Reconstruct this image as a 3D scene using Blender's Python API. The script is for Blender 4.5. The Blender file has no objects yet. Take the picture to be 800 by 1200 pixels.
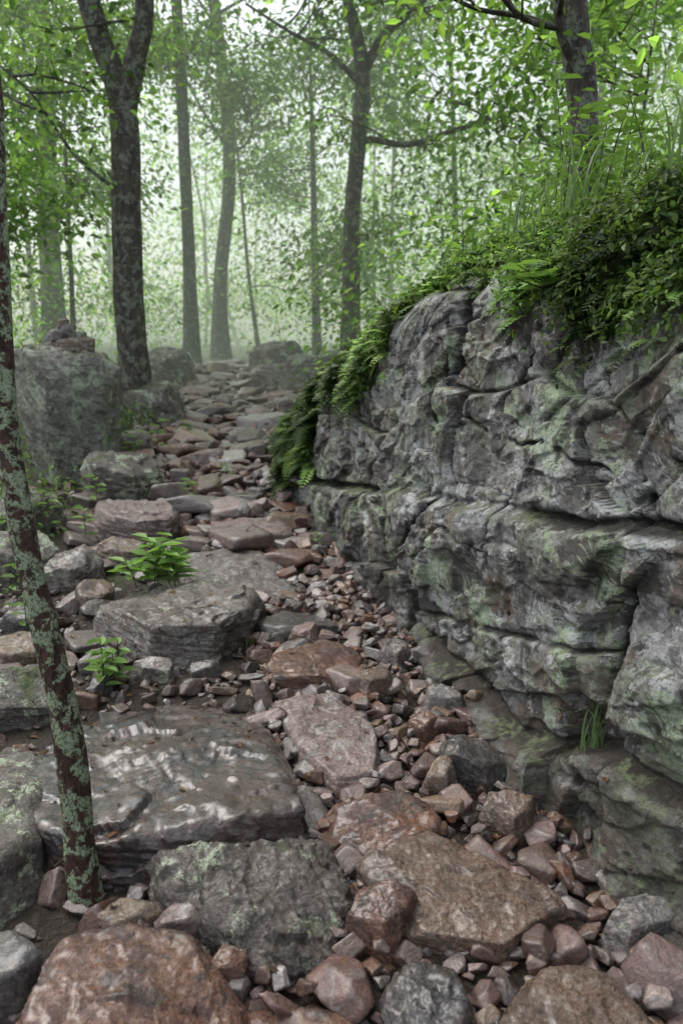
import bpy, bmesh, math, random
import numpy as np
from mathutils import Vector
rng = np.random.default_rng(7)
random.seed(7)
np.seterr(over='ignore')
scene = bpy.context.scene

# ------------------------------------------------------------------ noise
def _hash(ix, iy, iz, seed=0):
    h = (ix.astype(np.int64)*374761393 + iy.astype(np.int64)*668265263 + iz.astype(np.int64)*2147483647 + seed*1274126177) & 0xFFFFFFFF
    h = ((h ^ (h >> 13)) * 1274126177) & 0xFFFFFFFF
    h = ((h ^ (h >> 15)) * 2246822519) & 0xFFFFFFFF
    h = h ^ (h >> 16)
    return (h & 0xFFFFFF) / float(0xFFFFFF)
def vnoise(x, y, z=None, seed=0):
    x = np.asarray(x, float); y = np.asarray(y, float)
    z = np.zeros_like(x) if z is None else np.asarray(z, float)
    ix, iy, iz = np.floor(x), np.floor(y), np.floor(z)
    fx, fy, fz = x-ix, y-iy, z-iz
    fx = fx*fx*(3-2*fx); fy = fy*fy*(3-2*fy); fz = fz*fz*(3-2*fz)
    r = 0
    for dx in (0, 1):
        for dy in (0, 1):
            for dz in (0, 1):
                w = (fx if dx else 1-fx)*(fy if dy else 1-fy)*(fz if dz else 1-fz)
                r = r + w*_hash(ix+dx, iy+dy, iz+dz, seed)
    return r*2-1
def fbm(x, y, z=None, o=4, seed=0, g=0.5):
    x = np.asarray(x, float); y = np.asarray(y, float)
    z = np.zeros_like(x) if z is None else np.asarray(z, float)
    x, y, z = .8*x+.6*y, -.6*x+.8*y, z+.35*x
    a = 1.0; s = 0; t = 0
    for i in range(o):
        s = s + a*vnoise(x+i*17.3, y+i*9.1, z+i*3.7, seed+i*13); t += a
        a *= g; x, y, z = 2.03*(.8*x-.6*y), 2.03*(.6*x+.8*y), z*2.03
    return s/t
def voro(x, y, seed=0, jit=0.95):
    ix, iy = np.floor(x), np.floor(y)
    f1 = np.full(x.shape, 9.0); f2 = np.full(x.shape, 9.0)
    cid = np.zeros(x.shape); cx = np.zeros(x.shape); cy = np.zeros(x.shape)
    zz = np.zeros_like(ix)
    for dx in (-1, 0, 1):
        for dy in (-1, 0, 1):
            jx, jy = ix+dx, iy+dy
            px = jx+.5+jit*(_hash(jx, jy, zz, seed)-.5)
            py = jy+.5+jit*(_hash(jx, jy, zz+1, seed)-.5)
            d = np.hypot(px-x, py-y)
            c = _hash(jx, jy, zz+2, seed)
            near = d < f1
            f2 = np.where(near, f1, np.minimum(f2, d))
            cid = np.where(near, c, cid); cx = np.where(near, px, cx); cy = np.where(near, py, cy)
            f1 = np.where(near, d, f1)
    return f1, f2, cid, cx, cy
def sstep(a, b, x):
    t = np.clip((x-a)/(b-a), 0, 1)
    return t*t*(3-2*t)

# ------------------------------------------------------------------ mesh helpers
def mk(name, V, Fs, mats, attrs=None, col=None, smooth=True, parent=None):
    me = bpy.data.meshes.new(name)
    V = np.asarray(V, np.float32)
    me.vertices.add(len(V)); me.vertices.foreach_set('co', V.ravel())
    nl = sum(f.size for f in Fs); nf = sum(len(f) for f in Fs)
    me.loops.add(nl); me.polygons.add(nf)
    me.loops.foreach_set('vertex_index', np.concatenate([f.ravel() for f in Fs]).astype(np.int32))
    tot = np.concatenate([np.full(len(f), f.shape[1]) for f in Fs])
    st = np.concatenate([[0], np.cumsum(tot)[:-1]]).astype(np.int32)
    me.polygons.foreach_set('loop_start', st)
    try: me.polygons.foreach_set('loop_total', tot.astype(np.int32))
    except Exception: pass
    me.update(calc_edges=True)
    me.polygons.foreach_set('use_smooth', np.full(len(me.polygons), smooth))
    if attrs:
        for k, a in attrs.items():
            at = me.attributes.new(k, 'FLOAT', 'POINT'); at.data.foreach_set('value', np.asarray(a, np.float32).ravel())
    if col is not None:
        at = me.attributes.new('Col', 'FLOAT_COLOR', 'POINT')
        c4 = np.ones((len(V), 4), np.float32); c4[:, :3] = col
        at.data.foreach_set('color', c4.ravel())
    for m in (mats if isinstance(mats, (list, tuple)) else [mats]): me.materials.append(m)
    ob = bpy.data.objects.new(name, me); scene.collection.objects.link(ob)
    if parent is not None: ob.parent = parent
    return ob
def empty(name):
    e = bpy.data.objects.new(name, None); e.empty_display_size = .2
    scene.collection.objects.link(e); return e
_ico = {}
def ico(n):
    if n not in _ico:
        bm = bmesh.new(); bmesh.ops.create_icosphere(bm, subdivisions=n, radius=1)
        V = np.array([v.co[:] for v in bm.verts]); F = np.array([[v.index for v in f.verts] for f in bm.faces]); bm.free()
        V /= np.linalg.norm(V, axis=1)[:, None]
        _ico[n] = (V, F)
    return _ico[n]

# ------------------------------------------------------------------ terrain height
def wallx(y): return np.maximum(1.67-.335*np.asarray(y, float), -.42-.04*np.maximum(np.asarray(y, float)-6.2, 0))
def ztop(y): return np.interp(y, [-1, 2, 3.0, 3.8, 4.4, 5.0, 5.5, 5.9, 6.3, 7.5], [2.15, 2.1, 2.04, 1.97, 1.8, 1.6, 1.38, 1.2, 1.02, .9])
def base_z(y):
    y = np.asarray(y, float)
    return np.where(y < 14.6, .09*(y-1.5), 1.18+.015*(y-14.6))
def G(x, y):
    x = np.asarray(x, float); y = np.asarray(y, float)
    z = base_z(y)
    w = x-wallx(y)
    far = sstep(12, 40, y)
    z = z + .02*fbm(x*2.2, y*2.2, o=3, seed=3) + far*.5*fbm(x*.12, y*.12, o=2, seed=5)
    f1 = 1-sstep(5.5, 6.4, y)
    z = z + f1*sstep(.2, .65, w)*(ztop(y)-.12+.10*np.clip(w, 0, 6)-z)
    z = z + (1-f1)*.75*sstep(.3, 2.2, w)*(1-sstep(14, 24, y))
    z = z + .25*sstep(-2.2, -5.5, x-(-.15*y))*(1-far)
    return z

# ------------------------------------------------------------------ materials
class NT:
    def __init__(s, name):
        s.m = bpy.data.materials.new(name); s.m.use_nodes = True
        s.t = s.m.node_tree; s.t.nodes.clear(); s.out = s.t.nodes.new('ShaderNodeOutputMaterial')
        s.co = s.t.nodes.new('ShaderNodeTexCoord').outputs['Object']
    def n(s, typ, **k):
        nd = s.t.nodes.new(typ)
        for a, b in k.items(): setattr(nd, a, b)
        return nd
    def set(s, sock, v):
        if hasattr(v, 'is_output'): s.t.links.new(v, sock)
        else:
            if isinstance(v, (tuple, list)) and len(v) == 3 and sock.type == 'RGBA': v = (*v, 1)
            sock.default_value = v
    def noise(s, sc, det=6, rough=.6, dist=0, vec=None):
        nd = s.n('ShaderNodeTexNoise'); s.set(nd.inputs['Vector'], vec if vec is not None else s.co)
        nd.inputs['Scale'].default_value = sc; nd.inputs['Detail'].default_value = min(det, 5)
        nd.inputs['Roughness'].default_value = rough; nd.inputs['Distortion'].default_value = dist
        return nd.outputs['Fac']
    def mapp(s, scale, loc=(0, 0, 0), rot=(0, 0, 0)):
        nd = s.n('ShaderNodeMapping'); s.set(nd.inputs['Vector'], s.co)
        nd.inputs['Scale'].default_value = scale; nd.inputs['Location'].default_value = loc; nd.inputs['Rotation'].default_value = rot
        return nd.outputs[0]
    def step(s, v, a, b, lo=0, hi=1):
        nd = s.n('ShaderNodeMapRange'); nd.interpolation_type = 'SMOOTHSTEP'; s.set(nd.inputs[0], v)
        nd.inputs[1].default_value = a; nd.inputs[2].default_value = b; nd.inputs[3].default_value = lo; nd.inputs[4].default_value = hi
        return nd.outputs[0]
    def mix(s, f, a, b, bl='MIX'):
        nd = s.n('ShaderNodeMix', data_type='RGBA', blend_type=bl)
        s.set(nd.inputs[0], f); s.set(nd.inputs[6], a); s.set(nd.inputs[7], b)
        return nd.outputs[2]
    def math(s, op, a, b=0.0, clamp=False):
        nd = s.n('ShaderNodeMath', operation=op); s.set(nd.inputs[0], a); s.set(nd.inputs[1], b); nd.use_clamp = clamp
        return nd.outputs[0]
    def attr(s, name, o='Fac'):
        nd = s.n('ShaderNodeAttribute', attribute_name=name); return nd.outputs[o]
    def up(s):
        g = s.n('ShaderNodeNewGeometry'); sp = s.n('ShaderNodeSeparateXYZ'); s.set(sp.inputs[0], g.outputs['Normal'])
        return sp.outputs[2]
    def bump(s, h, st, dist=.01, prev=None):
        nd = s.n('ShaderNodeBump'); s.set(nd.inputs['Height'], h); nd.inputs['Strength'].default_value = st; nd.inputs['Distance'].default_value = dist
        if prev is not None: s.set(nd.inputs['Normal'], prev)
        return nd.outputs[0]
    def finish(s, col, rough, nrm=None, spec=.5, coat=None):
        b = s.n('ShaderNodeBsdfPrincipled'); s.set(b.inputs['Base Color'], col); s.set(b.inputs['Roughness'], rough)
        b.inputs['Specular IOR Level'].default_value = spec
        if nrm is not None: s.set(b.inputs['Normal'], nrm)
        if coat is not None:
            s.set(b.inputs['Coat Weight'], coat); b.inputs['Coat Roughness'].default_value = .18
        s.t.links.new(b.outputs[0], s.out.inputs[0]); return s.m

def rock_mat(name, c1, c2, c3, lich=.0, lcol=(.33, .39, .27), rough=.5, wet=0., seed=0., dark=.5, moss=0., bs=1., speck=1.):
    s = NT(name)
    off = (seed*3.1, seed*1.7, seed*2.3)
    v = s.mapp((1, 1, 1), off)
    vs = s.mapp((1, 1, 3.2), off, (.15, .1, 0))
    n1 = s.noise(4.2, 5, .68, .8, v)
    n2 = s.noise(17, 5, .74, .8, v)
    n3 = s.noise(75, 4, .78, 0, v)
    c = s.mix(s.step(n1, .42, .58), c1, c2)
    c = s.mix(s.step(n2, .50, .60), c, c3)
    c = s.mix(s.step(n3, .42, .66, 0, .7), c, s.mix(.7, c, (.02, .018, .016)))
    c = s.mix(s.step(n3, .5, .34, 0, .3*speck), c, s.mix(.6, c, (.5, .46, .42)))
    n5 = s.noise(6, 5, .74, 1.2, vs)
    c = s.mix(s.step(n5, .52, .60, 0, dark), c, (.03, .025, .021))
    if lich > 0:
        l1 = s.noise(7, 5, .78, .3, s.mapp((1, 1, 1), (off[0]+9, off[1], off[2])))
        th = .66-.2*lich
        lm = s.math('MULTIPLY', s.step(l1, th, th+.04), s.step(n3, .40, .50, .1, 1))
        c = s.mix(s.math('MULTIPLY', lm, .85), c, s.mix(n2, lcol, tuple(min(1, q*1.5) for q in lcol)))
    if moss > 0:
        mm = s.math('MULTIPLY', s.step(s.up(), .2, .75), s.step(s.math('ADD', s.noise(4, 5, .7, .2, v), s.math('MULTIPLY', s.math('SUBTRACT', n3, .5), .3)), .62-.22*moss, .7-.22*moss))
        c = s.mix(mm, c, s.mix(n3, (.02, .035, .01), (.10, .14, .03)))
    ri = s.step(n1, .38, .62, rough-.15, rough+.12)
    hh = s.math('ADD', n2, s.math('MULTIPLY', n3, .35))
    b = s.bump(hh, .9*bs, .03); b = s.bump(s.noise(48, 4, .78, .3, vs), .8*bs, .012, b)
    return s.finish(c, ri, b, .5, wet if wet > 0 else None)

PINK = (.30, .215, .195); RUST = (.20, .085, .046); GREY = (.225, .215, .205); LIGHT = (.40, .36, .335); TAN = (.27, .19, .12); DARK = (.06, .056, .058)
M_wetslab = rock_mat('wet_slab', (.062, .039, .032), (.022, .021, .024), (.088, .055, .043), 0, rough=.27, wet=.7, seed=1, bs=.6, speck=.2)
M_greyboulder = rock_mat('lichen_boulder', (.19, .18, .155), (.12, .10, .088), (.095, .085, .07), .6, rough=.52, seed=2, moss=.25)
M_frontb = rock_mat('fractured_boulder', (.13, .11, .095), (.08, .064, .053), (.17, .145, .125), .42, rough=.40, seed=22, moss=.1, wet=.25, dark=.75)
M_pink = rock_mat('pink_quartzite', PINK, (.215, .145, .125), LIGHT, .0, rough=.36, seed=3, dark=.55, wet=.3)
M_brown = rock_mat('brown_stone', (.185, .112, .074), (.125, .083, .056), (.23, .17, .125), .0, rough=.32, seed=4, wet=.4)
M_rust = rock_mat('rust_stone', RUST, (.115, .050, .034), (.22, .118, .072), .0, rough=.30, seed=5, wet=.5, dark=.7)
M_grey = rock_mat('grey_stone', GREY, (.165, .133, .12), LIGHT, .2, rough=.40, seed=6, wet=.25)
M_dark = rock_mat('dark_stone', DARK, (.09, .075, .07), (.135, .12, .11), .0, rough=.30, seed=7, wet=.45)
M_tan = rock_mat('tan_stone', TAN, (.215, .155, .11), LIGHT, .0, rough=.40, seed=8, wet=.2)
M_slabmix = rock_mat('slab_stone', (.205, .17, .15), (.12, .088, .07), (.31, .29, .27), .3, rough=.34, seed=9, wet=.4, dark=.75)
M_cairnb = rock_mat('cairn_boulder', (.23, .235, .195), (.15, .15, .125), (.29, .29, .25), .66, lcol=(.28, .33, .24), rough=.6, seed=12, moss=.45, dark=.65)

def stones_mat():
    s = NT('rubble_stone')
    c = s.attr('Col', 'Color')
    n1 = s.noise(22, 5, .72, .6); n2 = s.noise(90, 4, .78)
    c = s.mix(s.step(n1, .44, .58, 0, .75), c, s.mix(.7, c, (.04, .03, .025)))
    c = s.mix(s.step(n1, .56, .66, 0, .3), c, (.40, .36, .33))
    c = s.mix(s.step(n2, .42, .64, 0, .6), c, s.mix(.7, c, (.03, .025, .02)))
    b = s.bump(s.math('ADD', n1, s.math('MULTIPLY', n2, .4)), .8, .013)
    return s.finish(c, s.step(n1, .35, .65, .20, .45), b, .6, .35)
M_stones = stones_mat()

def wall_mat():
    s = NT('outcrop_rock')
    vs = s.mapp((1, 1, 2.2), (0, 0, 0), (.25, 0, .0))
    sp = s.n('ShaderNodeSeparateXYZ'); s.set(sp.inputs[0], s.co)
    low = s.step(sp.outputs[2], 1.25, .45)
    n1 = s.noise(1.9, 5, .68, .8); n2 = s.noise(7, 5, .74, 1.0, vs); n3 = s.noise(38, 5, .78); n4 = s.noise(110, 3, .78)
    c = s.mix(s.step(n1, .42, .56), (.225, .22, .215), (.15, .137, .125))
    c = s.mix(s.step(n2, .48, .56), c, (.31, .31, .305))
    br = s.math('ADD', s.noise(2.4, 5, .65, .5, s.mapp((1, 1, 1), (5, 2, 7))), s.math('MULTIPLY', low, .06))
    c = s.mix(s.step(br, .54, .61, 0, .75), c, (.165, .115, .082))
    l1 = s.noise(3.6, 5, .76, .6, s.mapp((1, 1, 1.2), (3, 9, 1)))
    c = s.mix(s.step(l1, .51, .53, 0, .88), c, s.mix(n3, (.40, .42, .42), (.58, .60, .59)))
    l2 = s.noise(3.1, 5, .77, .2, s.mapp((1, 1, 1), (1, 4, 8)))
    lm = s.math('MULTIPLY', s.step(l2, .50, .55), s.step(n3, .42, .53, .1, 1))
    c = s.mix(s.math('MULTIPLY', lm, .8), c, (.23, .275, .20))
    l3 = s.noise(2.6, 5, .8, .2, s.mapp((1, 1, 1), (7, 7, 3)))
    lm = s.math('MULTIPLY', s.step(l3, .55, .58), s.step(n4, .43, .5))
    c = s.mix(s.math('MULTIPLY', lm, .9), c, (.37, .48, .29))
    d1 = s.noise(2.9, 5, .75, 1.6, s.mapp((1, 1, 1.5), (2, 6, 4)))
    c = s.mix(s.step(d1, .52, .575, 0, .86), c, (.035, .031, .028))
    # dark water streaks running down the face
    d3 = s.noise(5.5, 5, .7, .5, s.mapp((1, 1, .22), (4, 1, 2)))
    c = s.mix(s.step(d3, .53, .61, 0, .75), c, (.04, .035, .031))
    d2 = s.noise(12, 5, .77, 1.0, vs)
    c = s.mix(s.step(d2, .555, .615, 0, .7), c, (.045, .04, .035))
    c = s.mix(s.step(n4, .45, .66, 0, .5), c, s.mix(.6, c, (.03, .026, .022)))
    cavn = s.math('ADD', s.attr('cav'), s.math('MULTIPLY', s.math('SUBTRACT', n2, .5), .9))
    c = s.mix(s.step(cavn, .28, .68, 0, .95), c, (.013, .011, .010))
    c = s.mix(s.math('MULTIPLY', s.attr('wet'), .65), c, (.05, .038, .029))
    mo = s.math('ADD', s.attr('moss'), s.math('MULTIPLY', s.math('SUBTRACT', s.noise(9, 5, .77, .3), .5), 1.8))
    c = s.mix(s.step(mo, .45, .6), c, s.mix(n3, (.018, .026, .010), (.08, .11, .03)))
    mo2 = s.math('MULTIPLY', s.step(s.up(), .35, .8), s.step(s.math('ADD', s.noise(5, 5, .77, .2), s.math('MULTIPLY', s.math('SUBTRACT', n3, .5), .6)), .53, .62, 0, .9))
    c = s.mix(mo2, c, s.mix(n3, (.05, .062, .03), (.19, .24, .12)))
    b = s.bump(s.math('ADD', n2, s.math('MULTIPLY', n4, .12)), .7, .038); b = s.bump(s.noise(30, 5, .8, .8, vs), .9, .018, b)
    return s.finish(c, s.step(n1, .3, .7, .36, .65), b, .45)
M_wall = wall_mat()

def ground_mat():
    s = NT('forest_floor')
    n1 = s.noise(1.4, 5, .65, .3); n2 = s.noise(22, 5, .72, .5); n3 = s.noise(60, 4, .7)
    c = s.mix(n2, (.010, .008, .006), (.045, .032, .022))
    c = s.mix(s.step(n3, .52, .6, 0, .6), c, (.085, .055, .036))
    sp = s.n('ShaderNodeSeparateXYZ'); s.set(sp.inputs[0], s.co)
    far = s.step(sp.outputs[1], 7, 15); mid = s.step(sp.outputs[1], 2.5, 5, .05, 1)
    g = s.math('ADD', s.math('MULTIPLY', s.step(n1, .52, .62), mid), far, True)
    c = s.mix(s.math('MULTIPLY', g, .75), c, s.mix(n2, (.02, .04, .01), (.10, .16, .045)))
    b = s.bump(s.math('ADD', n2, s.math('MULTIPLY', n3, .5)), 1., .045)
    return s.finish(c, .6, b, .4)
M_ground = ground_mat()

def leaf_mat(name, rough=.45, tr=.45):
    s = NT(name)
    c = s.attr('Col', 'Color')
    p = s.n('ShaderNodeBsdfPrincipled'); s.set(p.inputs['Base Color'], c); p.inputs['Roughness'].default_value = rough
    p.inputs['Specular IOR Level'].default_value = .35
    t = s.n('ShaderNodeBsdfTranslucent'); s.set(t.inputs[0], s.mix(1., c, (1.5, 1.6, .9), 'MULTIPLY'))
    m = s.n('ShaderNodeMixShader'); m.inputs[0].default_value = tr
    s.t.links.new(p.outputs[0], m.inputs[1]); s.t.links.new(t.outputs[0], m.inputs[2]); s.t.links.new(m.outputs[0], s.out.inputs[0])
    return s.m
M_leaf = leaf_mat('leaves', .45, .58); M_fern = leaf_mat('fern_leaves', .5, .35)
def bark_mat(name, c1, c2, lich, lcol, sc=1.):
    s = NT(name)
    vs = s.mapp((1, 1, .28))
    n1 = s.noise(26*sc, 5, .7, .6, vs); n2 = s.noise(9*sc, 5, .78, .3)
    c = s.mix(s.step(n1, .35, .65), c1, c2)
    lm = s.math('MULTIPLY', s.step(n2, lich, lich+.03), s.step(s.noise(60*sc, 4, .7), .40, .5, .2, 1))
    c = s.mix(s.math('MULTIPLY', lm, .9), c, s.mix(n1, lcol, tuple(q*1.4 for q in lcol)))
    b = s.bump(s.math('ADD', n1, s.math('MULTIPLY', n2, .5)), .9, .022)
    return s.finish(c, .65, b, .3)
M_bark = bark_mat('bark', (.022, .018, .015), (.075, .064, .05), .52, (.14, .16, .125))
M_bark_lichen = bark_mat('lichened_bark', (.02, .010, .008), (.08, .042, .032), .495, (.25, .32, .20), 2.2)

# ------------------------------------------------------------------ ground
n = 360
t = np.linspace(-1, 1, n)
xs = np.sinh(t*6.0)*1.0-.3; ys = np.sinh(t*6.0)*1.0+3.5
X, Y = np.meshgrid(xs, ys)
Z = G(X, Y) + .016*fbm(X*9, Y*9, o=3, seed=8)
idx = np.arange(n*n).reshape(n, n)
F = np.stack([idx[:-1, :-1], idx[:-1, 1:], idx[1:, 1:], idx[1:, :-1]], -1).reshape(-1, 4)
mk('ground', np.stack([X, Y, Z], -1).reshape(-1, 3), [F], M_ground)

# ------------------------------------------------------------------ rock outcrop wall
bp = [(1.84, -.5), (1.435, .7), (1.0, 2.0), (.665, 3.0), (.33, 4.0), (0, 5.0), (-.25, 5.75), (-.40, 6.2), (-.30, 6.65), (.15, 7.0), (1.1, 7.3), (3.2, 7.6)]
bp = np.array(bp)
def catmull(P, m=24):
    P = np.asarray(P, float); Q = np.vstack([2*P[0]-P[1], P, 2*P[-1]-P[-2]]); out = []
    for i in range(1, len(Q)-2):
        tt = np.linspace(0, 1, m, endpoint=False)[:, None]
        a, b, c, d = Q[i-1], Q[i], Q[i+1], Q[i+2]
        out.append(.5*((2*b)+(-a+c)*tt+(2*a-5*b+4*c-d)*tt**2+(-a+3*b-3*c+d)*tt**3))
    out.append(P[-1][None]); return np.vstack(out)
bl = catmull(bp); cl = np.concatenate([[0], np.cumsum(np.linalg.norm(np.diff(bl, axis=0), axis=1))])
Ls = []; l = 0
while l < cl[-1]:
    Ls.append(l); yy = np.interp(l, cl, bl[:, 1])
    l += .02 if yy < 1.4 else (.0065 if yy < 4 else (.01 if yy < 6.3 else .03))
Ls = np.array(Ls); bx = np.interp(Ls, cl, bl[:, 0]); by = np.interp(Ls, cl, bl[:, 1])
tx = np.gradient(bx, Ls); ty = np.gradient(by, Ls); tn = np.hypot(tx, ty); tx /= tn; ty /= tn
k = np.ones(41)/41
txs = np.convolve(np.pad(tx, 20, 'edge'), k, 'valid'); tys = np.convolve(np.pad(ty, 20, 'edge'), k, 'valid')
nx, ny = -tys, txs
NV = 340; NB = 80
v = np.linspace(0, 1, NV)[:, None]
zb = (base_z(by)-.15)[None]; zt = (ztop(by) + .05*fbm(Ls*2.2, Ls*0, o=3, seed=77))[None]
zf = zb+v*(zt-zb)
LL = np.broadcast_to(Ls[None], zf.shape); YY = np.broadcast_to(by[None], zf.shape)
jit1 = .05*fbm(LL*1.6, zf*0, o=4, seed=4)
zj = np.interp(YY, [2, 5.8], [1.1, .62]) + jit1
zl = np.interp(YY, [1.5, 2.25, 2.7, 3.5, 4.5], [.42, .36, .20, .26, .3]) + jit1*.6
zm = np.interp(YY, [1.8, 2.28, 2.98, 3.8], [.8, .69, .5, .3]) + .04*fbm(LL*3, zf*0, o=3, seed=14)
zu = np.interp(YY, [1.8, 2.6, 3.6, 5.0], [1.62, 1.48, 1.40, 1.15]) + .05*fbm(LL*2.2, zf*0, o=3, seed=16)
def gz(a, b, s): return np.exp(-((a-b)/s)**2)
jm = sstep(-.3, .15, fbm(LL*1.3, zf*0, o=2, seed=31))
o = .055*(1-sstep(-.02, .03, zf-zj)) + .05*(1-sstep(-.12, .12, zf-zj)) - .075*gz(zf, zj+.012, .020)*(.1+.9*jm)
fl = 1-sstep(3.3, 3.9, YY)
o = o + fl*(.12*(1-sstep(-.03, .05, zf-zl))-.045*gz(zf, zl+.02, .018))
mmk = (1-sstep(3.5, 3.9, YY))*sstep(1.6, 2.2, YY)*sstep(-.3, .1, fbm(LL*2, zf*0, o=2, seed=33))
o = o + (.035*(1-sstep(-.015, .02, zf-zm))-.035*gz(zf, zm, .010))*mmk
muk = sstep(-.15, .2, fbm(LL*1.6, zf*0, o=2, seed=35))
o = o + (.022*(1-sstep(-.012, .015, zf-zu))-.022*gz(zf, zu, .009))*muk
o = o - .03*(zf-zb) + .05*np.sin((zf-zj)*2.6+.4)
tr = np.clip((zf-(zt-.28))/.28, 0, 1); o = o - .20*tr**2
blk = 1-sstep(2.20, 2.26, YY+.02*np.sin(zf*9)); bz = np.exp(-((zf-.52)/.22)**4); o = o+.07*blk*bz
wx_ = .24*fbm(LL*1.2, zf*1.2, o=3, seed=11); wz_ = .24*fbm(LL*1.2, zf*1.2, o=3, seed=12)
def blocks(sx, sz, tilt, seed, amp, grad, gw, gd):
    qx = LL*sx+wx_*sx+zf*.5*tilt; qz = zf*sz+wz_*sz*.6+LL*tilt
    f1, f2, c, cx, cy = voro(qx, qz, seed)
    g1 = _hash(np.floor(c*9999), c*0, c*0, seed+5)-.5; g2 = _hash(np.floor(c*9999), c*0+1, c*0, seed+6)-.5
    d = amp*(c-.5)*2 + grad*(g1*(qx-cx)+g2*(qz-cy))
    e = np.clip(1-(f2-f1)/gw, 0, 1)*sstep(-.25, .15, fbm(LL*1.7+seed, zf*1.9, o=3, seed=seed+40))
    return d - gd*e**1.5, e
d1, e1 = blocks(.9, 1.7, .38, 21, .042, .13, .05, .045)
d2, e2 = blocks(2.5, 4.0, 1.0, 22, .020, .085, .06, .012)
d3, e3 = blocks(6.5, 10, 2.4, 23, .008, .034, .09, .003)
d4, e4 = blocks(18, 26, 5, 24, .0025, .013, .12, .001)
d = d1+d2+d3+d4
d = d + .035*fbm(LL*1.1, zf*1.6, o=2, seed=51) + .008*fbm(LL*3.5, zf*16+LL*4, o=5, seed=52, g=.6) + .006*fbm(LL*11, zf*14, o=4, seed=53, g=.6)
pit = fbm(LL*4, zf*7, o=4, seed=57); d = d - .020*sstep(.25, .33, pit)
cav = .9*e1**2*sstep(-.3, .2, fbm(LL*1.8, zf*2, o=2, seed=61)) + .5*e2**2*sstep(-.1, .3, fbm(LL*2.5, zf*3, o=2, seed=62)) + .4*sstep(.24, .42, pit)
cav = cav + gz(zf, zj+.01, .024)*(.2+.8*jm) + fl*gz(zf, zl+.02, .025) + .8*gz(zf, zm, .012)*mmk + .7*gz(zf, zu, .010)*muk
cracks = [[(3.55, .9), (3.70, .72), (3.84, .6), (4.04, .34)], [(3.64, 1.9), (3.58, 1.6), (3.62, 1.23), (3.50, 1.05)],
          [(2.31, 1.15), (2.26, .85), (2.30, .6), (2.24, .3)], [(2.66, 1.75), (2.56, 1.47), (2.36, 1.34), (2.15, 1.27)],
          [(3.0, 1.95), (2.95, 1.6), (3.1, 1.35)], [(4.6, 1.7), (4.5, 1.2), (4.6, .85)], [(5.2, 1.5), (5.15, 1.1), (5.3, .7)], [(2.95, 1.05), (3.0, .75), (2.9, .5)],
          [(3.4, 1.3), (3.1, 1.22), (2.8, 1.25), (2.5, 1.2)]]
wob = .035*fbm(LL*6, zf*6, o=4, seed=70, g=.6)
for ci, cr in enumerate(cracks):
    best = np.full(zf.shape, 9.)
    for (a0, b0), (a1, b1) in zip(cr[:-1], cr[1:]):
        ax, az = a1-a0, b1-b0; q = np.clip(((YY-a0)*ax+(zf-b0)*az)/(ax*ax+az*az), 0, 1)
        best = np.minimum(best, np.hypot(YY+wob-(a0+q*ax), zf+wob-(b0+q*az)))
    wd = .014 if ci in (0, 2) else .008
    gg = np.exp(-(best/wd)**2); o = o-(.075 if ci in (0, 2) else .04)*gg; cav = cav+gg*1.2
off = o+d
Pf = np.stack([bx[None]+nx[None]*off, by[None]+ny[None]*off, zf], -1)
j = (np.linspace(0, 1, NB+1)[1:, None])**1.6
b = 3.6*j
LB = np.broadcast_to(Ls[None], (NB, len(Ls)))
offt = off[-1][None]-b
zt2 = zt+.10*np.sqrt(b)*.6+.07*b + .07*fbm(LB*2.5, b*2.5, o=4, seed=91)*np.clip(b*5, 0, 1)
Pt = np.stack([bx[None]+nx[None]*offt, by[None]+ny[None]*offt, zt2], -1)
P = np.concatenate([Pf, Pt], 0); R, C = P.shape[:2]
drop = (.12+.56*np.clip(.5+1.3*fbm(LL*1.9, zf*0, o=3, seed=95), 0, 1))*np.interp(YY, [2, 2.6, 3.2, 4.2, 6], [.75, .8, 1.2, 1.35, 1.2])
mossf = sstep(-drop*1.15, -drop*.35, zf-zt)
cavall = np.concatenate([cav, np.zeros((NB, C))]); mossall = np.concatenate([mossf, np.ones((NB, C))])
wet = np.concatenate([np.clip(fl*(1-sstep(-.05, .06, zf-zl))+.6*(1-sstep(.0, .35, zf-zl)), 0, 1), np.zeros((NB, C))])
idx = np.arange(R*C).reshape(R, C)
F = np.stack([idx[:-1, :-1], idx[1:, :-1], idx[1:, 1:], idx[:-1, 1:]], -1).reshape(-1, 4)
mk('rock_outcrop', P.reshape(-1, 3), [F], M_wall, {'cav': np.clip(cavall, 0, 1.3), 'moss': mossall, 'wet': wet})

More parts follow.
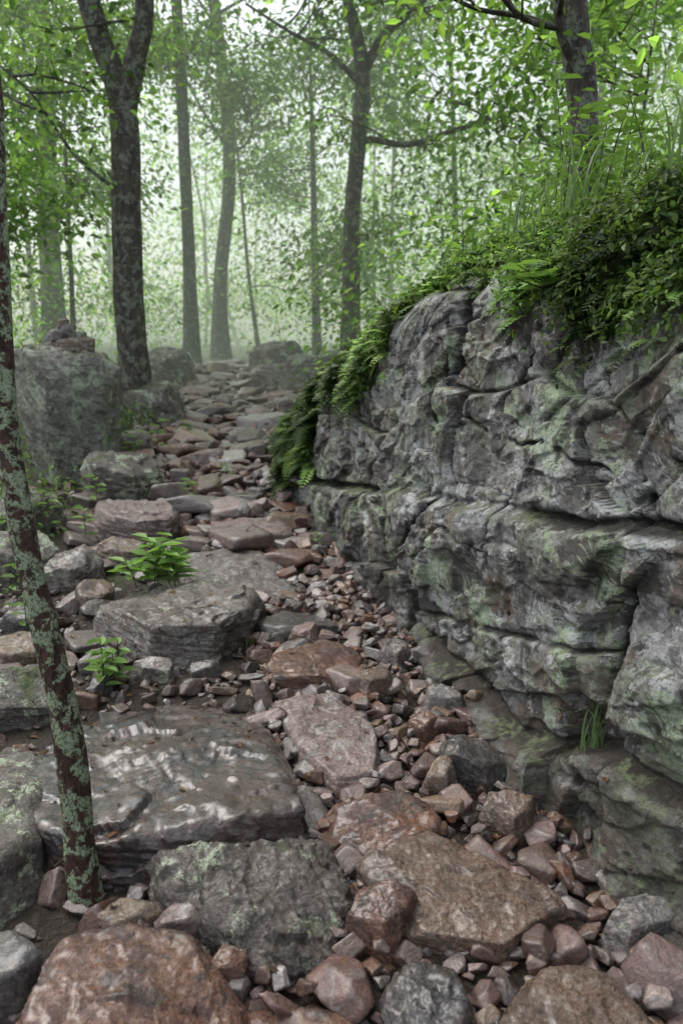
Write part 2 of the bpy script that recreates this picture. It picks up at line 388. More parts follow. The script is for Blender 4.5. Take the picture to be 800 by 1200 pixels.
# ------------------------------------------------------------------ individual rocks
def convex(dirs, Nn, D, kk):
    q = np.maximum(dirs@Nn.T, 0)/D
    return 1/np.maximum((q**kk).sum(1), 1e-30)**(1/kk)
footprints = []
def slab(name, outline, top, tilt=(0, 0), thick=.2, mat=None, seed=0, res=6, k=16, rough=1., lean=.25, parent=None, fp=True, cuts=7, topr=1.):
    r = np.random.default_rng(seed+100)
    O = np.array(outline, float)
    ar = sum(O[i][0]*O[(i+1) % len(O)][1]-O[(i+1) % len(O)][0]*O[i][1] for i in range(len(O)))
    if ar < 0: O = O[::-1]
    c2 = O.mean(0); size = np.abs(O-c2).max(0)
    c = np.array([c2[0], c2[1], top-thick/2]); hz = thick/2
    Ns = []; Ds = []
    for i in range(len(O)):
        a = O[i]-c2; bb = O[(i+1) % len(O)]-c2; e = bb-a
        nn = np.array([e[1], -e[0]]); nn /= np.linalg.norm(nn); dd = max(nn@a, .02)
        up = r.uniform(min(-.1, lean-.15), lean); N3 = np.array([nn[0], nn[1], up]); L = np.linalg.norm(N3); Ns.append(N3/L); Ds.append(dd)
        N4 = np.array([nn[0]*.7, nn[1]*.7, r.uniform(.4, 1.8)]); L4 = np.linalg.norm(N4)
        Ns.append(N4/L4); Ds.append((dd*.7+N4[2]*hz)/L4*r.uniform(.84, 1.02))
    for i in range(cuts):
        a = r.uniform(0, 2*math.pi); nv = np.array([math.cos(a), math.sin(a), r.uniform(-.3, 1.1)]); nv /= np.linalg.norm(nv)
        sup = max((O-c2)@nv[:2])+abs(nv[2])*hz
        Ns.append(nv); Ds.append(sup*r.uniform(.74, .92))
    T = np.array([-tilt[0], -tilt[1], 1.]); L = np.linalg.norm(T); Ns.append(T/L); Ds.append(hz/L)
    T2 = np.array([-tilt[0]+r.uniform(-.25, .25), -tilt[1]+r.uniform(-.25, .25), 1.]); L = np.linalg.norm(T2); Ns.append(T2/L); Ds.append(hz/L*1.06)
    Ns.append(np.array([0, 0, -1.])); Ds.append(hz*1.5)
    Ns = np.array(Ns); Ds = np.array(Ds)
    V, F = ico(res)
    W = V*np.array([size[0], size[1], max(hz, size.mean()*.4)]); W /= np.linalg.norm(W, axis=1)[:, None]
    rr = convex(W, Ns, Ds, k*2.6); Pp = W*rr[:, None]
    s = size.mean(); wp = Pp+c; am = rough*s*.045
    tall = 1 if hz < s*.6 else .25
    nz = fbm(wp[:, 0]*1.6/s, wp[:, 1]*1.6/s, wp[:, 2]*2.2/s, o=6, seed=seed, g=.55)
    st = fbm(wp[:, 0]*1.2/s, wp[:, 1]*1.2/s, wp[:, 2]*14/s+wp[:, 0]*2/s, o=4, seed=seed+9)
    fx = wp[:, 0]*2.6/s+wp[:, 2]*2.1/s+.25*nz; fy = wp[:, 1]*2.6/s-wp[:, 2]*1.7/s+.25*nz
    f1, f2, cid, cx, cy = voro(fx, fy, seed+3)
    g1 = _hash(np.floor(cid*9999), cid*0, cid*0, 5)-.5; g2 = _hash(np.floor(cid*9999), cid*0+1, cid*0, 6)-.5
    fac = g1*(fx-cx)+g2*(fy-cy)
    f1b, f2b, cidb, cxb, cyb = voro(fx*2.7+nz, fy*2.7, seed+4)
    h1 = _hash(np.floor(cidb*9999), cidb*0, cidb*0, 5)-.5; h2 = _hash(np.floor(cidb*9999), cidb*0+1, cidb*0, 6)-.5
    fac = fac+.35*(h1*(fx*2.7+nz-cxb)+h2*(fy*2.7-cyb))
    Pp = Pp*(1+rough*(.07*nz+.12*fac*np.clip(1.15-W[:, 2], .25, 1)))[:, None]
    side = 1-np.abs(W[:, 2])
    Pp[:, :2] += (W[:, :2]*(am*.8*tall*st*side)[:, None])
    Pp[:, 2] += topr*(am*1.0*nz+am*1.1*fac+am*.3*fbm(wp[:, 0]*9/s, wp[:, 1]*9/s, o=4, seed=seed))*np.clip(W[:, 2]*3, 0, 1)
    if fp: footprints.append((O-c2)*.86+c2)
    return mk(name, Pp+c, [F], mat, parent=parent)
def poly(cx, cy, rx, ry, yaw=0, n=7, seed=0):
    r = np.random.default_rng(seed); a = (np.arange(n)+r.uniform(-.38, .38, n))/n*2*math.pi
    q = np.stack([rx*np.cos(a)*r.uniform(.85, 1.15, n), ry*np.sin(a)*r.uniform(.85, 1.15, n)], 1)
    c, s = math.cos(yaw), math.sin(yaw)
    return [(cx+c*u-s*w, cy+s*u+c*w) for u, w in q]
def rock(name, cx, cy, rx, ry, h, mat, seed, yaw=0, tilt=(0, 0), res=5, sink=.05, rough=1., k=16, n=6, zbase=None, parent=None, fp=True, lean=.35, cuts=9):
    g = float(G(cx, cy)) if zbase is None else zbase
    return slab(name, poly(cx, cy, rx, ry, yaw, n, seed), g+h, tilt, h+sink, mat, seed, res, k, rough, lean, parent, fp, cuts)

slab('wet_stone_slab', [(-.98, 2.98), (-.66, 3.12), (-.36, 3.0), (-.2, 2.6), (-.1, 2.2), (-.28, 2.04), (-.62, 1.98), (-.95, 2.12), (-1.12, 2.5)], .215, (.03, .03), .34, M_wetslab, 1, 7, 18, 1.05, cuts=3, topr=1.)
slab('boulder', [(-.62, 2.04), (-.34, 2.16), (-.08, 2.20), (.05, 1.98), (.0, 1.74), (-.16, 1.66), (-.36, 1.76), (-.56, 1.92)], .175, (-.10, .30), .36, M_frontb, 62, 7, 11, 2.3, .6, cuts=14)
slab('boulder', [(-1.35, 2.6), (-1.05, 2.72), (-.92, 2.3), (-.84, 2.02), (-.95, 1.85), (-1.3, 1.95)], .20, (.15, .1), .4, M_greyboulder, 3, 6, 10, 1.3, .5)
slab('stone_slab', [(-.31, 3.03), (-.09, 3.12), (.13, 2.78), (.16, 2.52), (0, 2.42), (-.16, 2.62)], .20, (-.05, .13), .17, M_pink, 4, 6, 18, .9, cuts=3)
slab('stone_slab', [(.265, 2.24), (.57, 1.97), (.60, 1.87), (.42, 1.76), (.18, 1.82), (.03, 2.08)], .125, (.0, .05), .16, M_brown, 5, 7, 24, .8, .1, cuts=2)
slab('stone_slab', [(-.07, 2.31), (.17, 2.43), (.33, 2.31), (.3, 2.2), (.03, 2.10)], .15, (.0, .25), .16, M_rust, 6, 6, 18, .8, cuts=3)
slab('stone_slab', [(-.31, 3.36), (-.08, 3.52), (.12, 3.4), (.10, 3.14), (-.28, 3.10)], .255, (-.03, .12), .18, M_rust, 7, 6, 14, 1)
slab('stone_slab', [(-.44, 3.7), (-.3, 3.9), (-.02, 3.88), (.0, 3.68), (-.33, 3.58)], .27, (0, .03), .14, M_dark, 8, 5, 20, .7)
slab('stone_slab', [(-1.22, 3.95), (-.9, 4.1), (-.66, 4.06), (-.38, 3.85), (-.46, 3.45), (-.85, 3.36), (-1.2, 3.65)], .40, (.02, .10), .30, M_slabmix, 9, 7, 22, .9, .5, cuts=5)
slab('stone_slab', [(-1.05, 4.75), (-.66, 4.95), (-.42, 4.7), (-.17, 4.15), (-.34, 3.95), (-.72, 4.1), (-.98, 4.5)], .345, (.05, .06), .22, M_grey, 10, 6, 18, .9)
slab('stone_slab', [(-.86, 5.0), (-.7, 5.4), (-.38, 5.35), (-.3, 5.0), (-.55, 4.88)], .42, (0, .05), .16, M_pink, 11, 6, 18, .8)
slab('boulder', [(-.74, 1.72), (-.58, 1.80), (-.33, 1.76), (-.2, 1.6), (-.16, 1.3), (-.75, 1.25)], .145, (-.1, .1), .3, M_rust, 12, 7, 12, 1.0, .4)
slab('boulder', [(-.24, 1.63), (-.06, 1.66), (.07, 1.58), (.14, 1.45), (.1, 1.25), (-.25, 1.25)], .045, (0, .1), .2, M_rust, 13, 6, 14, .9)
slab('boulder', [(.08, 1.64), (.16, 1.76), (.28, 1.74), (.33, 1.6), (.28, 1.45), (.1, 1.47)], .085, (.05, .1), .22, M_dark, 14, 6, 9, 1.4, .5)
slab('boulder', [(.36, 1.6), (.5, 1.75), (.68, 1.70), (.74, 1.5), (.6, 1.35), (.38, 1.4)], .085, (.05, .15), .2, M_brown, 15, 6, 12, 1, .3)
rock('boulder', .11, 1.86, .10, .085, .12, M_rust, 16, .4, (.2, .2), 6, k=12)
rock('boulder', .45, 2.55, .14, .085, .13, M_dark, 17, -.3, (-.35, .2), 6)
rock('boulder', .34, 2.48, .07, .055, .11, M_tan, 27, .6, (.1, .5), 5)
rock('boulder', .53, 2.30, .11, .07, .11, M_brown, 18, .3, (.1, .4), 6)
rock('boulder', .14, 3.1, .085, .075, .11, M_brown, 19, .3, (.1, .1), 5)
rock('boulder', .42, 2.99, .10, .06, .10, M_grey, 20, -.5, (.1, .3), 5)
rock('boulder', .32, 2.80, .07, .06, .09, M_rust, 21, .5, (.1, .3), 5)
rock('boulder', .80, 1.86, .11, .08, .10, M_grey, 22, .1, (-.1, .4), 6)
rock('boulder', .24, 3.4, .09, .07, .10, M_grey, 23, .6, (.0, .3), 5)
rock('boulder', -.88, 1.68, .15, .13, .12, M_dark, 24, .2, (.1, .1), 5)
rock('boulder', -.42, 1.84, .085, .05, .12, M_pink, 25, .2, (.2, .3), 5, fp=False)
rock('boulder', -.57, 1.84, .10, .055, .12, M_tan, 26, .1, (.1, .3), 5, fp=False)
rock('boulder', -.28, 1.70, .06, .05, .10, M_rust, 28, .4, (.2, .2), 5, fp=False)
# left side
cairn = empty('stone_cairn')
base_b = slab('base_boulder', [(-2.66, 6.66), (-2.58, 7.1), (-2.1, 7.15), (-1.90, 6.88), (-1.98, 6.55), (-2.36, 6.42)], float(G(-2.32, 6.85))+1.08, (-.08, .06), 1.35, M_cairnb, 131, 7, 18, 1.2, .02, cairn, cuts=10)
co_ = np.empty(len(base_b.data.vertices)*3, np.float32); base_b.data.vertices.foreach_get('co', co_); co_ = co_.reshape(-1, 3)
def topz(x, y, r=.10):
    m = np.hypot(co_[:, 0]-x, co_[:, 1]-y) < r; return float(np.percentile(co_[m, 2], 96))
zc = topz(-2.26, 6.78)
rock('cairn_stone_1', -2.25, 6.76, .20, .14, .065, M_tan, 32, .1, (.05, 0), 5, .03, .8, 14, zbase=zc-.005, parent=cairn, fp=False, cuts=3)
rock('cairn_stone_2', -2.30, 6.75, .14, .09, .055, M_dark, 33, .5, (-.15, 0), 5, .01, .8, 14, zbase=zc+.06, parent=cairn, fp=False, cuts=4)
rock('cairn_stone_3', -2.20, 6.75, .10, .08, .05, M_greyboulder, 36, .2, (.2, 0), 5, .01, .8, 14, zbase=zc+.06, parent=cairn, fp=False, cuts=4)
rock('cairn_stone_4', -2.27, 6.75, .085, .06, .05, M_grey, 38, .2, (.1, 0), 5, .01, .8, 14, zbase=zc+.112, parent=cairn, fp=False, cuts=4)
rock('cairn_stone_5', -2.29, 6.75, .05, .04, .05, M_tan, 34, .9, (.1, 0), 4, .01, .8, 14, zbase=zc+.16, parent=cairn, fp=False, cuts=4)
rock('boulder', -1.72, 6.2, .33, .28, .30, M_greyboulder, 35, .3, (-.3, .25), 6, rough=1.5, k=12)
rock('stone_slab', -1.42, 5.25, .38, .28, .2, M_pink, 36, -.3, (-.1, .15), 6, rough=1.3)
rock('boulder', -1.38, 4.72, .19, .13, .12, M_tan, 37, .2, (-.2, .2), 5, rough=1.5)
rock('boulder', -1.55, 4.35, .22, .16, .17, M_slabmix, 68, .5, (.4, .3), 6, rough=1.5)
rock('boulder', -1.85, 4.45, .24, .2, .24, M_greyboulder, 39, .5, (-.3, .3), 6, rough=1.5)
rock('boulder', -1.32, 4.05, .15, .10, .11, M_brown, 70, .9, (-.3, .3), 5, rough=1.5)
rock('stone_slab', -1.45, 3.42, .19, .12, .10, M_tan, 41, .1, (-.1, .1), 5, rough=1.3)
rock('boulder', -1.32, 2.95, .22, .16, .15, M_greyboulder, 42, .3, (-.3, .4), 6, rough=1.5)
rock('boulder', -1.55, 3.75, .13, .1, .12, M_dark, 43, .3, (-.2, .3), 5)
rock('boulder', -1.08, 3.35, .10, .07, .08, M_grey, 44, .2, (.2, .2), 5)
rock('boulder', -.82, 3.27, .10, .05, .09, M_slabmix, 45, -.1, (.1, .4), 5)
rock('boulder', -.60, 3.28, .09, .05, .07, M_dark, 81, .2, (.1, .3), 5)
rock('boulder', -1.02, 3.14, .07, .05, .06, M_dark, 82, .6, (.1, .3), 5)
rock('boulder', -2.2, 5.3, .3, .25, .25, M_greyboulder, 46, .2, (.2, .2), 5)
rock('boulder', -2.15, 9.2, .38, .35, .45, M_greyboulder, 47, .2, (.2, .3), 6, rough=1.5)
rock('boulder', -2.7, 12.2, .55, .45, .5, M_greyboulder, 48, .6, (.2, .3), 6, rough=1.5)
rock('boulder', -3.3, 10.6, .5, .45, .4, M_greyboulder, 49, .1, (-.2, .3), 5, rough=1.5)
rock('boulder', -.85, 12.2, .62, .5, .36, M_slabmix, 50, .1, (.05, .1), 6)
rock('boulder', -1.0, 12.4, .48, .42, .62, M_greyboulder, 51, .1, (.1, .1), 6, fp=False, lean=.5)
rock('boulder', -.30, 11.6, .5, .5, .55, M_greyboulder, 52, .7, (.1, .1), 6)
rock('boulder', -.55, 9.6, .22, .25, .25, M_slabmix, 53, .2, (.1, .1), 5)
rock('boulder', -1.25, 7.2, .22, .14, .14, M_pink, 54, .2, (.1, .1), 5)
rock('boulder', -2.05, 7.6, .25, .2, .22, M_slabmix, 55, .2, (.1, .1), 5)

# ------------------------------------------------------------------ path rubble
pyk = [1.0, 1.6, 2.18, 2.62, 3.23, 4.16, 5.0, 5.73, 7, 9, 12.4, 15, 18]
pl = [-.75, -.8, -.5, -.25, -.40, -.50, -1.0, -1.35, -1.8, -2.3, -2.75, -2.9, -3]
pr = [1.35, 1.12, .98, .80, .60, .28, .02, -.2, -.42, -.58, -.75, -1.2, -1.5]
NT_ = 26
def unit_(a): a = np.array(a, float); return a/np.linalg.norm(a, axis=-1, keepdims=True)
def templ(res, kk):
    V, F = ico(res); out = []
    for i in range(NT_):
        r = np.random.default_rng(500+i); m = r.integers(7, 11)
        Nn = r.normal(size=(m, 3)); Nn /= np.linalg.norm(Nn, axis=1)[:, None]
        Nn = np.vstack([Nn, unit_([[0, 0, 1], [.1, 0, -1], [1, .2, 0], [-1, 0, .1], [0, 1, .2], [.1, -1, 0]])])
        D = np.concatenate([r.uniform(.55, .92, m), r.uniform(.75, 1, 6)])
        rr = convex(V, Nn, D, kk); Q = V*rr[:, None]
        Q = Q*(1+.05*fbm(Q[:, 0]*2.2, Q[:, 1]*2.2, Q[:, 2]*2.2, o=5, seed=i, g=.6))[:, None]
        out.append(Q)
    return out, F
T4, F4 = templ(4, 70); T3, F3 = templ(3, 50)
pal = np.array([(.27, .19, .165), (.205, .125, .09), (.165, .088, .058), (.215, .095, .052), (.31, .25, .225), (.21, .185, .175), (.085, .07, .065), (.265, .175, .11), (.225, .145, .13), (.42, .38, .36), (.13, .095, .085), (.19, .108, .088), (.145, .085, .07)])*.92
polys = [np.array(p) for p in footprints]
def inside(x, y):
    for O in polys:
        if abs(O[:, 0].mean()-x) > 1 or abs(O[:, 1].mean()-y) > 1: continue
        e = np.roll(O, -1, 0)-O; cr = e[:, 0]*(y-O[:, 1])-e[:, 1]*(x-O[:, 0])
        if (cr > 0).all() or (cr < 0).all(): return True
    return False
placed = np.zeros((14000, 3)); npl = 0; stones = []
def throw(num, y0, y1, r0, r1, sep, lift=0., xpad=0., ybias=1., tries=4, lim=None):
    global npl
    for _ in range(num):
        for _t in range(tries):
            y = y0+(y1-y0)*random.random()**ybias
            a, b_ = np.interp(y, pyk, pl)-xpad, np.interp(y, pyk, pr)+.0
            if lim: a, b_ = lim
            x = random.uniform(a, b_); r = r0*(r1/r0)**(random.random()**1.5)
            if inside(x, y): continue
            q = placed[:npl]
            if npl and ((q[:, 0]-x)**2+(q[:, 1]-y)**2 < (sep*(q[:, 2]+r))**2).any(): continue
            placed[npl] = (x, y, r); npl += 1
            stones.append((x, y, r, lift)); break
throw(110, 1.3, 4.5, .05, .09, .9)
throw(420, 4.5, 15, .10, .27, .85, tries=6)
throw(400, 1.3, 5, .03, .055, .8, tries=6)
throw(900, 4.3, 13, .045, .10, .8, ybias=1.3, tries=5)
throw(1400, 1.3, 4.4, .017, .034, .75, tries=5)
throw(800, 4, 9, .025, .05, .75, ybias=1.4, tries=5)
throw(420, 1.5, 4.4, .02, .05, .5, lift=.035, tries=5)
throw(150, 4, 9, .05, .10, .5, lift=.05, tries=5)
throw(130, 2.5, 8, .04, .13, .9, lim=(-2.8, -.9), tries=3)
throw(60, 2.9, 4.0, .03, .07, .85, lim=(-1.9, -.35), tries=5)
throw(330, 2.9, 4.2, .010, .028, .8, lim=(-1.9, -.35), tries=4)
throw(200, 1.4, 5, .015, .04, .9, lim=(-1.8, -.3), tries=3)
def build_stones(name, lst, T, F, smooth=True):
    Vs = []; Fs = []; Cs = []; b0 = 0
    for (x, y, r, lift) in lst:
        Q = T[random.randrange(NT_)]
        a = random.uniform(.95, 1.45); bq = random.uniform(.7, 1.05); cq = random.uniform(.42, .8)
        if r > .09: cq *= random.uniform(.5, .8)
        yaw = random.uniform(0, 6.28); tx_, ty_ = random.gauss(0, .35), random.gauss(0, .35)
        if r > .09: tx_ *= .35; ty_ *= .35
        S = Q*np.array([a, bq, cq])*r*1.1
        cz, sz = math.cos(yaw), math.sin(yaw); cx_, sx_ = math.cos(tx_), math.sin(tx_); cy_, sy_ = math.cos(ty_), math.sin(ty_)
        Rm = np.array([[cz, -sz, 0], [sz, cz, 0], [0, 0, 1]])@np.array([[1, 0, 0], [0, cx_, -sx_], [0, sx_, cx_]])@np.array([[cy_, 0, sy_], [0, 1, 0], [-sy_, 0, cy_]])
        S = S@Rm.T
        g = float(G(x, y)); S = S+np.array([x, y, g+r*cq*random.uniform(.25, .75)+lift])
        Vs.append(S); Fs.append(F+b0); b0 += len(S)
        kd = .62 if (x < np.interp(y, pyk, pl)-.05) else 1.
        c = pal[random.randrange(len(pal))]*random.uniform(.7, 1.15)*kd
        Cs.append(np.broadcast_to(c, S.shape))
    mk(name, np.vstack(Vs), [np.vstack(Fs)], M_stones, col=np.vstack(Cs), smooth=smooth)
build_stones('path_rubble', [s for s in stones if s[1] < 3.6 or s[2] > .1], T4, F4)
build_stones('path_gravel', [s for s in stones if not (s[1] < 3.6 or s[2] > .1)], T3, F3, False)

# ------------------------------------------------------------------ leaves
def unit(a): return a/np.maximum(np.linalg.norm(a, axis=-1, keepdims=True), 1e-9)
def leaves(Pn, D, N, Ln, Wd, Cl):
    D = unit(D); S = unit(np.cross(N, D)); N = np.cross(D, S)
    Ln = Ln[:, None]; Wd = Wd[:, None]
    v0 = Pn; v3 = Pn+D*Ln-N*Ln*.18
    l1 = Pn+D*Ln*.30+S*Wd*.46+N*Wd*.15; l2 = Pn+D*Ln*.68+S*Wd*.36+N*Wd*.10-N*Ln*.06
    r1 = Pn+D*Ln*.30-S*Wd*.46+N*Wd*.15; r2 = Pn+D*Ln*.68-S*Wd*.36+N*Wd*.10-N*Ln*.06
    V = np.stack([v0, l1, l2, v3, r2, r1], 1).reshape(-1, 3)
    b = (np.arange(len(Pn))*6)[:, None]
    F = np.concatenate([b+np.array([[0, 1, 2, 3]]), b+np.array([[0, 3, 4, 5]])], 0)
    return V, F, np.repeat(Cl, 6, 0)
gpal = np.array([(.08, .145, .04), (.11, .185, .045), (.15, .24, .06), (.06, .105, .03), (.18, .27, .065), (.09, .155, .045)])
def leafcol(n, bright=1., clump=None):
    c = gpal[rng.integers(0, len(gpal), n)]*rng.uniform(.75, 1.25, (n, 1))*bright
    if clump is not None: c = c*clump[:, None]
    return c
def clumps(centers, per, sig, size, flat=.45, bright=1., var=.35):
    m = len(centers); n = m*per
    cid = np.repeat(np.arange(m), per)
    off = rng.normal(size=(n, 3))*sig; off[:, 2] *= flat
    Pn = centers[cid]+off
    D = unit(np.stack([off[:, 0], off[:, 1], np.zeros(n)], 1)+rng.normal(size=(n, 3))*sig*.8); D[:, 2] -= .25
    N = unit(np.array([0, 0, 1.])+rng.normal(size=(n, 3))*.45)
    cb = np.clip(rng.normal(1, var, m), .45, 1.9)[cid]
    Ln = size*rng.uniform(.6, 1.3, n)
    return leaves(Pn, D, N, Ln, Ln*rng.uniform(.42, .6, n), leafcol(n, bright, cb))
def tube(pts, radii, seg=10, m=8, nz=.0, seed=0, flare=0.):
    Pn = catmull(pts, m); q = np.linspace(0, 1, len(Pn)); rad = np.interp(q, np.linspace(0, 1, len(radii)), radii)
    T = unit(np.gradient(Pn, axis=0)); ref = np.array([0.31, .95, .05]); A = unit(np.cross(T, ref)); B = np.cross(T, A)
    a = np.arange(seg)/seg*2*math.pi
    ring = A[:, None]*np.cos(a)[None, :, None]+B[:, None]*np.sin(a)[None, :, None]
    rr = rad[:, None]*np.ones((1, seg))
    if nz:
        W = Pn[:, None]+ring*rad[:, None, None]
        s_ = 1/np.maximum(radii[0], .01)
        rr = rr*(1+nz*fbm(W[..., 0]*s_*.8, W[..., 1]*s_*.8, W[..., 2]*s_*.35, o=4, seed=seed))
    if flare:
        rr = rr*(1+flare*np.exp(-q*len(pts)*2.2)[:, None]*(1+.5*np.cos(a*4+seed)[None]))
    V = (Pn[:, None]+ring*rr[..., None]).reshape(-1, 3)
    idx = np.arange(len(Pn)*seg).reshape(-1, seg); nx_ = np.roll(idx, -1, 1)
    F = np.stack([idx[:-1], nx_[:-1], nx_[1:], idx[1:]], -1).reshape(-1, 4)
    return V, F
def joinp(parts):
    b = 0; Vs = []; Fs = []
    for V, F in parts: Vs.append(V); Fs.append(F+b); b += len(V)
    return np.vstack(Vs), np.vstack(Fs)
def limb_set(base, az, length, rise, r, parts, tips, depth=2, seg=6):
    d = np.array([math.cos(az), math.sin(az), rise]); d /= np.linalg.norm(d)
    pts = [base]; p = np.array(base, float)
    for i in range(4):
        d = unit(d+rng.normal(size=3)*.16+np.array([0, 0, .04])); p = p+d*length/4; pts.append(p.copy())
    parts.append(tube(pts, [r, r*.75, r*.5, r*.2], seg, 3 if depth else 2))
    if depth > 0:
        for i in (1, 2, 3, 4):
            for s_ in range(2 if depth == 2 else 1):
                limb_set(pts[i], az+random.choice((-1, 1))*random.uniform(.4, 1.1), length*random.uniform(.35, .55), rise+random.uniform(-.25, .3), r*.42, parts, tips, depth-1, 4)
    else:
        tips.extend(pts[2:])
def tree(name, trunk, radii, limbs=(), auto=(), mat=M_bark, seg=18, leaf=.12, per=22, sig=.3, nz=.12, bright=1., flare=.35):
    e = empty(name); parts = [tube(trunk, radii, seg, 14, nz, seed=len(name), flare=flare)]; tips = []
    for pts, rr in limbs:
        parts.append(tube(pts, rr, 10, 10, nz*.8, seed=3))
    lp = []
    for (z0, z1, cnt, ln, rise, r) in auto:
        T = catmull(trunk, 14)
        for i in range(cnt):
            z = random.uniform(z0, z1); p = T[np.argmin(abs(T[:, 2]-z))]
            limb_set(p, random.uniform(0, 6.28), ln*random.uniform(.6, 1.2), rise, r, lp, tips)
    for pts, rr in limbs:
        T = catmull(pts, 6)
        for i in range(5):
            p = T[random.randrange(len(T)//3, len(T))]
            limb_set(p, random.uniform(0, 6.28), 1.0, .2, .02, lp, tips, 1)
    V, F = joinp(parts); mk('trunk', V, [F], mat, parent=e)
    if lp: V, F = joinp(lp); mk('branches', V, [F], mat, parent=e)
    if tips:
        V, F, C = clumps(np.array(tips), per, sig, leaf, bright=bright); mk('crown', V, [F], M_leaf, col=C, smooth=False, parent=e)
    return e

tree('leaning_tree', [(-.70, 1.98, -.1), (-.715, 1.98, .02), (-.735, 2.0, .19), (-.765, 2.05, .556), (-.84, 2.1, .912), (-.90, 2.15, 1.378), (-.905, 2.2, 1.93), (-.91, 2.25, 2.35), (-.98, 2.35, 3.4), (-1.1, 2.4, 4.6)],
     [.056, .050, .045, .041, .036, .031, .028, .026, .02, .012], auto=[(3.6, 4.6, 5, .9, .4, .012)], mat=M_bark_lichen, seg=24, leaf=.08, per=6, sig=.15, nz=.22, flare=.15)
def gz0(x, y): return float(G(x, y))-.1
g = gz0(-2.42, 9.4)
tree('forked_tree', [(-2.42, 9.4, g), (-2.40, 9.4, g+.5), (-2.42, 9.4, 1.9), (-2.40, 9.4, 3.0), (-2.38, 9.4, 4.1), (-2.62, 9.4, 4.9), (-2.78, 9.4, 5.8), (-2.85, 9.5, 7.5), (-3.0, 9.5, 9.5)], [.22, .19, .17, .16, .15, .12, .11, .09, .05],
     limbs=[([(-2.38, 9.4, 4.0), (-2.2, 9.38, 4.6), (-2.08, 9.35, 5.1), (-2.12, 9.3, 6.2), (-1.9, 9.3, 8.2)], [.13, .11, .09, .05]), ([(-2.42, 9.4, 3.2), (-2.9, 9.3, 3.6), (-3.3, 9.2, 4.2), (-3.8, 9.1, 4.6)], [.025, .018, .008])],
     auto=[(5.0, 9.3, 6, 1.7, .4, .035)], leaf=.11, per=8, bright=1.15)
g = gz0(.15, 12)
tree('oak_tree', [(.12, 12, g), (.14, 12, 2.4), (.15, 12, 3.4), (.25, 12, 4.5), (.28, 12, 5.35), (.05, 12, 6.3), (-.2, 12, 7.6), (-.3, 12, 9.5)], [.15, .13, .12, .11, .105, .07, .05, .03],
     limbs=[([(.27, 12, 5.2), (.6, 11.9, 5.7), (1.1, 11.8, 6.1), (1.5, 11.7, 6.9), (1.9, 11.6, 8.2)], [.08, .06, .045, .03]),
            ([(.27, 12, 5.1), (-.2, 12, 5.5), (-.7, 12, 5.75), (-1.3, 12, 6.1)], [.045, .03, .015]),
            ([(.2, 12, 4.05), (.35, 11.9, 4.35), (.9, 11.7, 4.25), (1.5, 11.6, 4.4), (2.1, 11.5, 4.55), (2.6, 11.4, 4.75)], [.055, .045, .04, .03, .015])],
     auto=[(6, 9, 6, 1.8, .4, .035)], leaf=.12, per=9, bright=1.25)
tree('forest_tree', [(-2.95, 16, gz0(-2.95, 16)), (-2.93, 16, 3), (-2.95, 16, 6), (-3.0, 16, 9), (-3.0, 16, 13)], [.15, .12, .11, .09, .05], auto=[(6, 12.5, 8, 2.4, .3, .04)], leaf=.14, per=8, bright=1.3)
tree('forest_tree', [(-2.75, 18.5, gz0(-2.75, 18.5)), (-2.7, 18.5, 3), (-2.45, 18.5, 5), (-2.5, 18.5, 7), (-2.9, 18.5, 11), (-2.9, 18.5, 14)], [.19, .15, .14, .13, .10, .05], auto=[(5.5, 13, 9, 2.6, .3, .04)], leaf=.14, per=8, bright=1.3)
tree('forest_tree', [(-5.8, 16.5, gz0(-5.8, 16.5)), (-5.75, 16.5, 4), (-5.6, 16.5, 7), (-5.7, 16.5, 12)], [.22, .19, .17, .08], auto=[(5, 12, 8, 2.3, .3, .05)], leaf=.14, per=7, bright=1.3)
g = gz0(1.55, 5.2)
tree('outcrop_tree', [(1.50, 5.1, g), (1.45, 5.1, 2.6), (1.42, 5.1, 3.0), (1.34, 5.1, 3.5), (1.38, 5.1, 4.4), (1.3, 5.1, 5.6), (1.3, 5.1, 7.5)], [.11, .095, .09, .08, .075, .06, .03],
     limbs=[([(1.40, 5.1, 3.0), (1.33, 5.05, 3.2), (1.22, 5.0, 3.5), (1.26, 5.0, 4.4)], [.035, .03, .02])], auto=[(4.2, 7.3, 6, 1.4, .2, .02)], leaf=.09, per=8, sig=.25, nz=.25)
for i, (x, y, hh, r) in enumerate([(-.5, 17, 8, .10), (-4.3, 13, 7, .045), (2.4, 16, 10, .07), (3.9, 13, 9, .06), (3.2, 9.5, 6, .035), (-4.6, 9.8, 5.5, .03), (5.4, 18, 12, .11), (-1.9, 19, 9, .05)]):
    dx = random.uniform(-.8, .8)
    tree('understory_tree', [(x, y, gz0(x, y)), (x+dx*.3, y, hh*.35), (x+dx*.5, y, hh*.6), (x+dx, y, hh)], [r, r*.85, r*.6, r*.15], auto=[(2.4, hh*.95, 8, 1.9, .25, .018)], leaf=.12, per=7, seg=10, bright=1.5, sig=.4)

